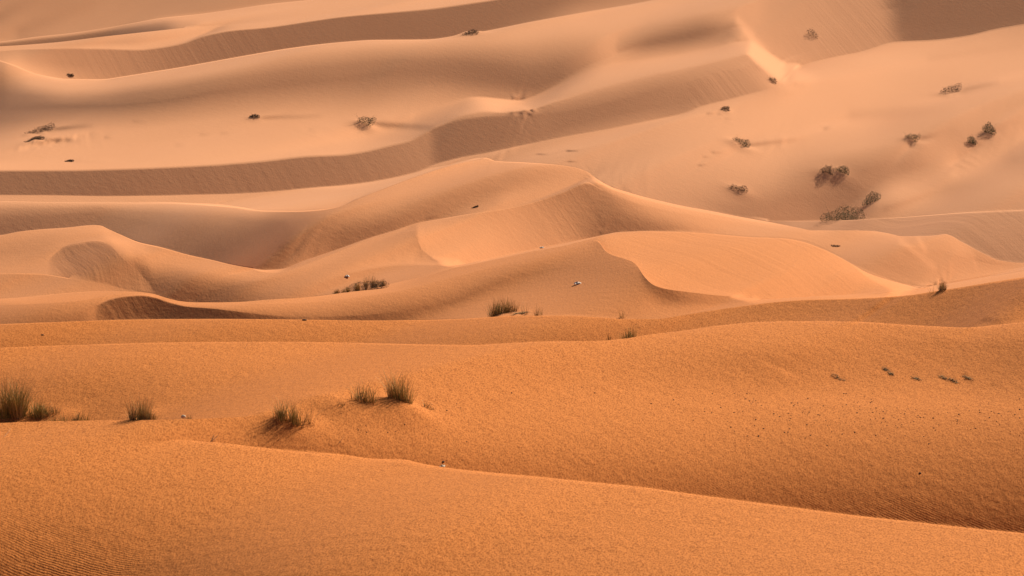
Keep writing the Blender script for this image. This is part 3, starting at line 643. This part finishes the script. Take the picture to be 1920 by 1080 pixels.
# ---- plants, stones, litter ---------------------------------------------------------------
col = scene.collection
def plant_mat(name, c0, c1, c2):
    m, n, b = mat(name)
    f = attr(n, 'tint'); cr = n.nodes.new('ShaderNodeValToRGB'); e = cr.color_ramp.elements
    e[0].position = 0; e[0].color = c0; e[1].position = 1; e[1].color = c2
    k = e.new(.55); k.color = c1
    n.links.new(f, cr.inputs[0]); n.links.new(cr.outputs[0], b.inputs['Base Color'])
    return m
M_DRY = plant_mat('dry_grass', (.13, .08, .03, 1), (.38, .24, .09, 1), (.66, .48, .22, 1))
M_GREEN = plant_mat('green_grass', (.12, .11, .03, 1), (.26, .22, .065, 1), (.44, .36, .12, 1))
M_LEAF = plant_mat('shrub_leaves', (.066, .078, .042, 1), (.10, .115, .06, 1), (.155, .165, .085, 1))
M_BROWN = plant_mat('shrub_twigs', (.085, .06, .04, 1), (.125, .09, .056, 1), (.18, .135, .08, 1))
def flat_mat(name, c, rough=.9):
    m, n, b = mat(name); tc = n.nodes.new('ShaderNodeTexCoord').outputs['Object']
    cr = n.nodes.new('ShaderNodeValToRGB'); cr.color_ramp.elements[0].color = tuple(v*.6 for v in c)+(1,); cr.color_ramp.elements[1].color = tuple(c)+(1,)
    cr.color_ramp.elements[0].position = .35; cr.color_ramp.elements[1].position = .6
    n.links.new(noise(n, tc, 40, 3, .6), cr.inputs[0]); n.links.new(cr.outputs[0], b.inputs['Base Color']); b.inputs['Roughness'].default_value = rough
    return m
M_WOOD = flat_mat('dead_wood', (.10, .065, .045)); M_STONE = flat_mat('dark_stone', (.075, .045, .03))
M_WHITE = flat_mat('white_plastic', (.8, .7, .55), .8); M_BONE = flat_mat('pale_stone', (.62, .50, .34), .8)
def build(name, vs, fs, m, tint=None, parent=None):
    me_ = bpy.data.meshes.new(name); me_.from_pydata(vs, [], fs); me_.materials.append(m)
    if tint is not None:
        a = me_.attributes.new('tint', 'FLOAT', 'POINT'); a.data.foreach_set('value', tint)
    o = bpy.data.objects.new(name, me_); col.objects.link(o)
    if parent is not None: o.parent = parent
    return o
def thing(name, label, cat, loc, group=None):
    o = bpy.data.objects.new(name, None); col.objects.link(o); o.location = loc
    o.empty_display_size = .2
    o['label'] = label; o['category'] = cat
    if group: o['group'] = group
    return o
def tag(o, label, cat, group=None):
    o['label'] = label; o['category'] = cat
    if group: o['group'] = group
    return o
def px_m(y): return KPX*y
def blade(vs, fs, ti, p, az, lean, L, w, bend, t):
    """one arching grass blade: a narrow folded ribbon with its own thickness"""
    d = Vector((math.cos(az), math.sin(az), 0)); s = Vector((-d.y, d.x, 0))
    if abs(s.x) < .35: s = Vector((.8 if s.x >= 0 else -.8, s.y*.6, 0)).normalized()
    b = len(vs); n = 4; q = Vector(p)
    for k in range(n+1):
        f = k/n; a = lean+bend*f*f
        if k: q = q+(d*math.sin(a)+Vector((0, 0, math.cos(a))))*(L/n)
        ww = w*(1-.85*f)
        vs.append(tuple(q-s*ww)); vs.append(tuple(q+s*ww)); vs.append(tuple(q+d*ww*.8))
        ti += [t*(.7+.5*f)]*3
        if k:
            i = b+3*k-3; fs.append((i, i+1, i+4, i+3)); fs.append((i+1, i+2, i+5, i+4)); fs.append((i+2, i, i+3, i+5))
def tuft(loc, wpx, hpx, n, label, seed, green=.4, name='grass_tuft', cat='grass tuft', group='grass tufts on the near sand', spread=.75, stiff=.5):
    r = random.Random(seed); y = loc.y; R = wpx*px_m(y)*.5; Hh = hpx*1.62*px_m(y)
    root = thing(name, label, cat, loc, group)
    for nm, m, cnt in (('dry_blades', M_DRY, int(n*(1-green))), ('green_blades', M_GREEN, int(n*green))):
        if cnt < 3: continue
        vs, fs, ti = [], [], []
        clumps = [(r.uniform(-.75, .75)*R, r.uniform(-.3, .3)*R, r.uniform(.55, 1.0)) for _ in range(max(2, int(wpx/9)))]
        for k in range(cnt):
            cx, cy, ch = r.choice(clumps)
            x = cx+r.gauss(0, R*.14); yy = cy+r.gauss(0, R*.14)
            gz = ground(loc.x+x, loc.y+yy)-loc.z-.012
            az = math.atan2(yy-cy, x-cx)+r.gauss(0, .5)
            L = Hh*ch*(r.uniform(.3, .85) if r.random() < .8 else r.uniform(.8, 1.1))*(1-.25*abs(x)/max(R, 1e-3))
            blade(vs, fs, ti, (x, yy, gz), az, abs(r.gauss(0, .24))+.04, L, r.uniform(.0022, .0045)*(y/47.)**.6, r.uniform(.1, spread), r.random())
        build(nm, vs, fs, m, ti, root)
    return root
def shrub(loc, wpx, hpx, label, seed, leaf=True, n=420, lean=0.0, group='shrubs on the far dunes', blobs=None, name='desert_shrub', swept=True):
    r = random.Random(seed); y = loc.y; s = px_m(y); W = wpx*s; Hh = hpx*s
    root = thing(name, label, 'shrub', loc, group)
    m = M_LEAF if leaf else M_BROWN
    vs, fs, ti = [], [], []
    if blobs is None:
        blobs = []
        for k in range(5):
            f = (k/4.-.5); hh = Hh*((.35+.65*(k/4.)**.8) if swept else (1-1.5*f*f))*r.uniform(.8, 1.05)
            blobs.append((f*W*.75, r.uniform(-.1, .1)*W, hh*.42, W*.2, hh*.55))
    tot = sum(b[3]*b[4] for b in blobs)
    for bx, by, bz, rx, rz in blobs:
        for k in range(int(3.0*n*rx*rz/tot)):
            while 1:
                p = Vector((r.uniform(-1, 1), r.uniform(-1, 1), r.uniform(-1, 1)))
                if p.length < 1: break
            p = p*(.55+.45*p.length)/max(p.length, .3)*min(1, p.length+.25)
            if r.random() < .06: p *= 1.25
            q = Vector((bx+p.x*rx+lean*(bz+p.z*rz), by+p.y*rx, max(.01, bz+p.z*rz)))
            q.z += ground(loc.x+q.x, loc.y+q.y)-loc.z
            sz = s*r.uniform(.5, 1.25); a = Vector((r.gauss(0, 1), r.gauss(0, 1), r.gauss(0, 1)+.8)).normalized()*sz
            b_ = a.orthogonal().normalized()*sz*.4; c_ = a.cross(b_).normalized()*sz*.3
            i = len(vs); t = r.random(); vs += [tuple(q-a*.5), tuple(q+b_), tuple(q+a*.8), tuple(q-b_+c_)]; ti += [t]*4
            fs += [(i, i+1, i+2), (i, i+2, i+3), (i, i+3, i+1), (i+1, i+3, i+2)]
    build('foliage', vs, fs, m, ti, root)
    vs, fs, ti = [], [], []
    for k in range(14):
        x = r.uniform(-.35, .35)*W; yy = r.uniform(-.15, .15)*W
        blade(vs, fs, ti, (x, yy, ground(loc.x+x, loc.y+yy)-loc.z-.03), math.atan2(yy, x), abs(r.gauss(0, .3))+lean*.4, Hh*r.uniform(.6, 1.12), s*r.uniform(.12, .3), .3, r.random())
    build('stem', vs, fs, M_BROWN, ti, root)
    return root
A = at
# near tufts
tuft(A(24, 792), 60, 66, 800, 'tall brown-green grass clump cut off by the left edge of the picture', 1, .5)
tuft(A(80, 788), 64, 26, 380, 'low olive grass patch spreading right of the tall clump at the left edge', 2, .6)
tuft(behind(112, 789, .35), 34, 20, 140, 'sparse dark sprig on the little sand hump between low olive patch and thin sprig', 3, .5)
tuft(behind(150, 788, .15), 40, 24, 130, 'thin straggly sprig with one upright stalk, left of the dark spiky tuft', 4, .4)
tuft(behind(262, 787, .12), 40, 38, 330, 'dark dense spiky tuft rising from behind the near crest', 5, .15, spread=.3)
tuft(behind(285, 786.5, .15), 20, 18, 90, 'small rounded side tuft touching the dark spiky tuft', 6, .15)
tuft(behind(355, 785, .2), 12, 16, 26, 'tiny green sprig beside the pale stone behind the crest', 7, .7)
tuft(A(540, 799), 62, 42, 300, 'isolated olive-brown tuft on its own mound, nearest the bottom of the picture', 8, .45)
tuft(A(572, 797), 30, 44, 26, 'few thin leaning stalks at the right foot of the isolated mound tuft', 9, .2, spread=.8)
tuft(A(682, 762), 54, 36, 170, 'ragged tuft with one tall stalk, left of the taller twin tuft', 10, .5)
tuft(A(750, 763), 54, 46, 300, 'tallest bushy tuft with dark base, on the crown of the long mound', 11, .45)
tuft(A(642, 771), 34, 8, 40, 'flattened dark runner of dead grass at the left end of the long mound', 12, .1, spread=1.2)
tuft(A(805, 768), 30, 14, 40, 'short bent yellow stalks at the right end of the long mound', 13, .3, spread=1.1)
# middle distance
tuft(A(944, 591), 60, 26, 480, 'upright reddish brown tuft on the ridge crest beside a dark hollow', 14, .35, spread=.25)
tuft(A(983, 591), 12, 22, 22, 'lone thin double stalk right of the dark hollow on the ridge', 15, .2, spread=.2)
tuft(A(1008, 592), 30, 20, 30, 'sparse row of short stalks at the right of the ridge tuft', 16, .4, spread=.4)
tuft(A(1169, 597), 16, 18, 18, 'tiny fan of thin green stalks standing alone on the ridge', 17, .7, spread=.8)
tuft(behind(1183, 633, .25), 40, 26, 130, 'low green tuft in the trough just behind the second crest', 18, .7, spread=.4)
tuft(behind(1142, 638, .2), 14, 16, 26, 'very small faint tuft left of the low green tuft in the trough', 19, .5)
tuft(A(1757, 546), 30, 18, 160, 'pale dry tuft at the toe of the bright dune', 20, .1, spread=.6)
tuft(A(1772, 544), 14, 11, 40, 'smaller pale dry sprig right of the tuft at the bright dune toe', 21, .1, spread=.6)
for i, (x, cy, w, h, lb) in enumerate([
        (630, 550.5, 22, 12, 'low dark scrub at the lower left end of the scrub row'),
        (650, 548, 18, 15, 'second clump from the left in the scrub row behind the crest'),
        (671, 545.5, 10, 24, 'narrow upright dark clump in the middle of the scrub row'),
        (687, 542.5, 8, 24, 'thin single stalk between the middle and the largest clump of the scrub row'),
        (698, 540, 18, 24, 'largest grey-green clump in the scrub row'),
        (716, 537, 16, 12, 'last small sprig at the upper right end of the scrub row')]):
    tuft(behind(x, cy, .7), w, h*.75+2, 60+w*6, lb, 30+i, .4, name='scrub_clump', cat='scrub', group='row of scrub behind the middle crest', spread=.5)
# far shrubs
shrub(A(74, 250), 52, 13, 'dark brown twig cover standing in for the shaded side of a wedge-shaped mound, upper of the pair near the left edge', 40, False)  # dark twigs added to carry the shaded side of the mound
shrub(A(64, 265), 34, 9, 'flat dark brown twig cover standing in for the shaded side of a mound, lower and smaller of the pair near the left edge', 41, False)  # shade of the lower mound, put into dark twigs as well
shrub(A(130, 303), 16, 5, 'tiny brown bush just above the long straight crest at left', 42, False, 160)
shrub(A(477, 222), 18, 8, 'small grey bush alone on the smooth slope at upper left', 43, False, 200)
shrub(A(683, 238), 26, 25, 'grey-green bush leaning right at the head of a long shaded sand tail', 44, True, 380, .55)
shrub(A(132, 142), 12, 6, 'speck of a bush low on the striped slip face at upper left', 45, False, 120)
shrub(A(882, 66), 28, 9, 'dark bush with a bright sand tail perched on the long upper crest', 46, False, 240)
shrub(behind(643, 78, 3.0), 14, 12, 'small dark bush half hidden behind the long upper crest', 47, False, 140)
shrub(A(1523, 68), 20, 15, 'thin see-through bush high on the streaked slip face', 48, False, 110, swept=False)
shrub(A(1449, 153), 14, 12, 'faint reddish bush at the foot of the pale diagonal ridge', 49, False, 110)
shrub(A(1360, 207), 15, 9, 'small bush left on the wide pale slope, below the slip face', 50, False, 170)
shrub(A(1390, 275), 30, 15, 'dark domed bush with a long shaded tail, at the middle of the wide pale slope', 51, True, 360)
shrub(A(1783, 177), 36, 16, 'dark bush with a pointed shaded tail, highest on the right-hand slope', 52, False, 340)
shrub(A(1708, 264), 22, 16, 'leaning bush with one tall upright twig on the right-hand slope', 53, True, 260, .5)
shrub(A(1823, 269), 17, 15, 'small round green bush, lower left of the two round ones', 54, True, 300, swept=False)
shrub(A(1855, 249), 23, 22, 'large round green bush, upper right of the two round ones', 55, True, 520, swept=False)
shrub(A(1550, 327), 24, 17, 'grey-brown domed bush, left half of the touching pair', 56, False, 340)
shrub(A(1578, 325), 26, 14, 'grey-brown domed bush, right half of the touching pair', 57, True, 340)
shrub(A(1384, 358), 34, 9, 'long flat brown bush above the bright dune ridge', 58, False, 260)
shrub(A(1634, 379), 32, 20, 'green bush with feathery top, just above the large sprawling one', 59, True, 520, swept=False)
c = behind(1585, 412, 2.5); s_ = px_m(c.y)
bl = [(-34*s_, 0, 6*s_, 14*s_, 9*s_), (-20*s_, .3, 11*s_, 16*s_, 12*s_), (-4*s_, 0, 17*s_, 17*s_, 17*s_), (10*s_, .4, 22*s_, 15*s_, 19*s_), (24*s_, .2, 26*s_, 14*s_, 18*s_), (4*s_, -.5, 9*s_, 24*s_, 14*s_)]
shrub(c, 90, 40, 'large sprawling grey-green bush rising from behind the streaked slip face', 60, True, 2200, 0, blobs=bl)
shrub(A(891, 389), 12, 4, 'tiny brown plant on the shaded flank of the central dune', 61, False, 90)
shrub(A(1566, 462), 18, 3, 'thin brown scatter of twigs on the pale dune at right', 62, False, 90)
c = behind(672, 545, .7); s_ = px_m(c.y)  # dark leaf strip added in place of sand heaps under the scrub row
shrub(c, 100, 14, 'long low dark strip of leaf shapes lying behind the middle crest, under the scrub row', 63, False, 1500, 0, group=None,
      blobs=[(d_*s_, 0, 3*s_+.06, 14*s_, (6+hh_)*s_) for d_, hh_ in ((-44, 2), (-28, 3), (-12, 4), (4, 5), (20, 5), (34, 4), (44, 2))], name='dark_strip')
# dark blades laid over the burrow mound beside the ridge tuft to carry its shade
def debris(loc, wpx, hpx, n, label, seed, slant=0.0):
    r = random.Random(seed); s = px_m(loc.y); vs, fs, ti = [], [], []
    for k in range(n):
        x = max(-1, min(1, r.gauss(0, .45)))*wpx*s*.45; yy = r.gauss(0, .03)-slant*x; az = r.choice((0, 3.14))+r.gauss(0, .5)
        blade(vs, fs, ti, (x, yy, ground(loc.x+x, loc.y+yy)-loc.z+.005), az, r.uniform(1.25, 1.6), hpx*s*r.uniform(.5, 1.3), r.uniform(.003, .007), .1, r.random()*.5)
    o = build('dark_blade_heap', vs, fs, M_DRY, ti); o.location = loc; return tag(o, label, 'mound shade')
debris(A(976, 591), 32, 10, 320, 'dark matted blades added as the shade of the burrow mound right of the ridge tuft', 70)
for x, y, w, lb in ((1572, 709, 24, 'dark matted scuff of debris, first at the left of the row on the right-hand slope'), (1661, 693, 12, 'small upper scuff of the stepped pair in the debris row'), (1672, 701, 10, 'small lower scuff of the stepped pair in the debris row'),
                    (1719, 710, 16, 'slanting scuff of debris midway along the row'), (1770, 709, 17, 'left one of two touching slanted scuffs of debris'), (1790, 715, 17, 'right one of two touching slanted scuffs of debris'),
                    (1816, 709, 18, 'darkest and thickest scuff of debris near the right end of the row')):
    o_ = debris(A(x, y), w, 5, 60, lb, int(x), 1.1); o_['category'] = 'debris'; o_['group'] = 'row of debris scuffs on the right-hand slope'
# twigs
def tube(vs, fs, pts, r0, r1, n=6):
    b = len(vs)
    for i, p in enumerate(pts):
        p = Vector(p); d = (Vector(pts[min(i+1, len(pts)-1)])-Vector(pts[max(i-1, 0)])).normalized()
        u = d.orthogonal().normalized(); v = d.cross(u); rr = r0+(r1-r0)*i/(len(pts)-1)
        for k in range(n): a = 6.2832*k/n; vs.append(tuple(p+u*rr*math.cos(a)+v*rr*math.sin(a)))
    for i in range(len(pts)-1):
        for k in range(n): fs.append((b+i*n+k, b+i*n+(k+1) % n, b+i*n+n+(k+1) % n, b+i*n+n+k))
    fs.append(tuple(range(b+n-1, b-1, -1))); fs.append(tuple(range(b+(len(pts)-1)*n, b+len(pts)*n)))
def twig(px, py, Lpx, label, seed, fork=True, m=None):
    loc = A(px, py); s = px_m(loc.y); L = Lpx*s; r = random.Random(seed); vs, fs = [], []
    a = r.uniform(.2, .9)
    p = [(-L*.5, -.06, .004), (-L*.2, -.02, .02), (L*.1, .03, .045), (L*.45, .1, .07)]
    tube(vs, fs, p, L*.035, L*.018)
    if fork:
        tube(vs, fs, [p[1], (-L*.1, .12, .06), (L*.02, .3, .09)], L*.026, L*.012)
        tube(vs, fs, [p[2], (L*.12, -.1, .07), (L*.3, -.16, .05)], L*.024, L*.012)
    o = build('dead_twig', vs, fs, m or M_WOOD); o.location = loc; return tag(o, label, 'twig', 'dead twigs on the near sand')
twig(401, 829, 17, 'dark forked twig lying on the near slope left of the mound tufts', 1)
twig(14, 817, 9, 'short pale-tipped twig below the tall clump at the left edge', 2, False, M_BONE)
twig(88, 818, 7, 'tiny dark twig on the near slope below the low olive patch', 3, False)
twig(142, 809, 6, 'leftmost of two tiny twigs on the crest slope', 4, False)
twig(163, 809, 5, 'rightmost of two tiny twigs on the crest slope', 5, False)
twig(462, 652, 5, 'lone dark twig on the middle ridge just under its crest', 6, False)
twig(1412, 757, 8, 'small leaning dark twig among the scattered pebbles', 7, False)
twig(641, 830, 10, 'bent little twig in the shaded hollow right of the mound tuft', 8, False)
# litter
def scrap(px, py, wpx, hpx, label, seed, m, name='plastic_scrap', cat='litter'):
    loc = A(px, py); s = px_m(loc.y); r = random.Random(seed); n = 7; vs, fs = [], []
    W, D, Hh = wpx*s, wpx*s*.8, hpx*s
    for side_ in (0, 1):
        for j in range(n):
            for i in range(n):
                u, v = i/(n-1)-.5, j/(n-1)-.5; k = math.sqrt(max(0, 1-(2*u)**2*.8))*math.sqrt(max(0, 1-(2*v)**2*.8))
                rr = random.Random(seed*99+i*9+j)
                vs.append((u*W*(1-.3*abs(v))+rr.uniform(-.06, .06)*W, v*D, Hh*k*rr.uniform(.35, 1.1)-side_*.006-.002))
    N = n*n
    for j in range(n-1):
        for i in range(n-1):
            a = j*n+i; fs.append((a, a+1, a+n+1, a+n)); fs.append((N+a, N+a+n, N+a+n+1, N+a+1))
    for i in range(n-1):
        for (a, b_) in ((i, i+1), ((n-1)*n+i+1, (n-1)*n+i), ((i+1)*n, i*n), (i*n+n-1, (i+1)*n+n-1)): fs.append((a, b_, N+b_, N+a))
    o = build(name, vs, fs, m); o.location = loc; return tag(o, label, cat)
scrap(1083, 533, 14, 6, 'crumpled white plastic scrap on the left flank of the bright dune', 1, M_WHITE)
scrap(1016, 465, 9, 3, 'tiny white scrap on the pale slip face of the central dune', 2, M_WHITE)
scrap(651, 519, 9, 4, 'small white sliver beyond the scrub row', 3, M_WHITE)
scrap(829, 874, 12, 3, 'flat pale flake on the near crest edge', 4, M_BONE)
# stones
def stone_mesh(name, seed, m):
    import bmesh
    bm = bmesh.new(); bmesh.ops.create_icosphere(bm, subdivisions=2, radius=1.0); r = random.Random(seed)
    ax = [Vector((r.gauss(0, 1), r.gauss(0, 1), r.gauss(0, 1))).normalized() for _ in range(7)]
    for v in bm.verts:
        d = v.co.normalized(); k = 1+sum(.11*max(0, d.dot(a_))**2*(1 if i % 2 else -1) for i, a_ in enumerate(ax))
        v.co = Vector((d.x*k, d.y*k*.8, d.z*k*.55))
    me_ = bpy.data.meshes.new(name); bm.to_mesh(me_); bm.free(); me_.materials.append(m); return me_
ps = bpy.data.objects.new('pale_stone', stone_mesh('pale_stone', 5, M_BONE)); col.objects.link(ps)
ps.location = behind(344, 786, .1)+Vector((0, 0, .045)); ps.scale = (.035, .035, .045)
tag(ps, 'pale whitish stone peeping over the near crest beside the tiny sprig', 'stone')
pm_ = [stone_mesh('pebble', 11+i, M_STONE) for i in range(4)]
rp_ = random.Random(21)
def pebble(px, py, wpx, label, group):
    l = A(px, py); s = px_m(l.y)*wpx*.5
    o = bpy.data.objects.new('pebble', rp_.choice(pm_)); col.objects.link(o)
    o.location = l+Vector((0, 0, s*.2)); o.scale = (s, s, s*rp_.uniform(.8, 1.3)); o.rotation_euler = (rp_.uniform(-.2, .2), 0, rp_.uniform(0, 6.28))
    tag(o, label, 'pebble', group)
L1 = 'tiny dark pebble in the wide scatter on the right-hand flat'
cl = [(1480, 775, 60, 14, 40), (1690, 783, 50, 10, 45), (1860, 770, 50, 14, 25), (1580, 770, 90, 18, 45), (1390, 765, 50, 20, 22), (1430, 805, 70, 14, 18), (1640, 812, 90, 12, 18), (1780, 790, 80, 14, 20)]
for cx, cy, sx, sy, k in cl:
    for i in range(k):
        x = min(1912, max(1300, rp_.gauss(cx, sx))); y = min(868, max(738, rp_.gauss(cy, sy)))
        pebble(x, y, rp_.choice((1.6, 2, 2.2, 2.6, 3.2)), L1, 'pebbles scattered on the right-hand flat')
for x, y, w in ((672, 807, 3), (688, 811, 3), (686, 800, 2), (727, 812, 3), (742, 811, 2.5), (759, 801, 3), (838, 770, 3.5), (817, 750, 2), (856, 757, 2), (864, 765, 2.5), (800, 805, 2), (818, 809, 2), (804, 818, 2.5), (875, 829, 2.5), (640, 782, 2), (670, 805, 2)):
    pebble(x, y, w, 'tiny dark pebble on the sand around the long grassy mound', 'pebbles around the long grassy mound')
for x, y, w in ((928, 751, 2), (959, 737, 3), (1033, 751, 2), (1115, 737, 3), (1091, 726, 2.5), (1076, 724, 2), (1263, 750, 3), (1221, 757, 3), (1272, 758, 2.5), (1248, 762, 2)):
    pebble(x, y, w, 'tiny dark pebble strewn over the middle of the near sand', 'pebbles over the middle sand')
pebble(873, 877, 4, 'single dark pebble on the near crest edge right of the pale flake', None) if False else None
tag_ = bpy.data.objects.new('pebble', pm_[0]); col.objects.link(tag_); l_ = A(831, 866); tag_.location = l_; tag_.scale = (.022,)*3; tag(tag_, 'single dark pebble just above the pale flake on the near crest', 'pebble')
tag_ = bpy.data.objects.new('pebble', pm_[1]); col.objects.link(tag_); l_ = A(1725, 887); tag_.location = l_; tag_.scale = (.022,)*3; tag(tag_, 'solitary dark pebble on the shaded slope at lower right', 'pebble')
tag_ = bpy.data.objects.new('pebble', pm_[2]); col.objects.link(tag_); l_ = A(80, 628); tag_.location = l_; tag_.scale = (.03,)*3; tag(tag_, 'solitary dark pebble on the ridge at far left', 'pebble')
tag_ = bpy.data.objects.new('pebble', pm_[3]); col.objects.link(tag_); l_ = A(571, 600.5); tag_.location = l_; tag_.scale = (.05, .04, .04); tag(tag_, 'small dark stone sitting right on the dark-backed ridge line', 'pebble')
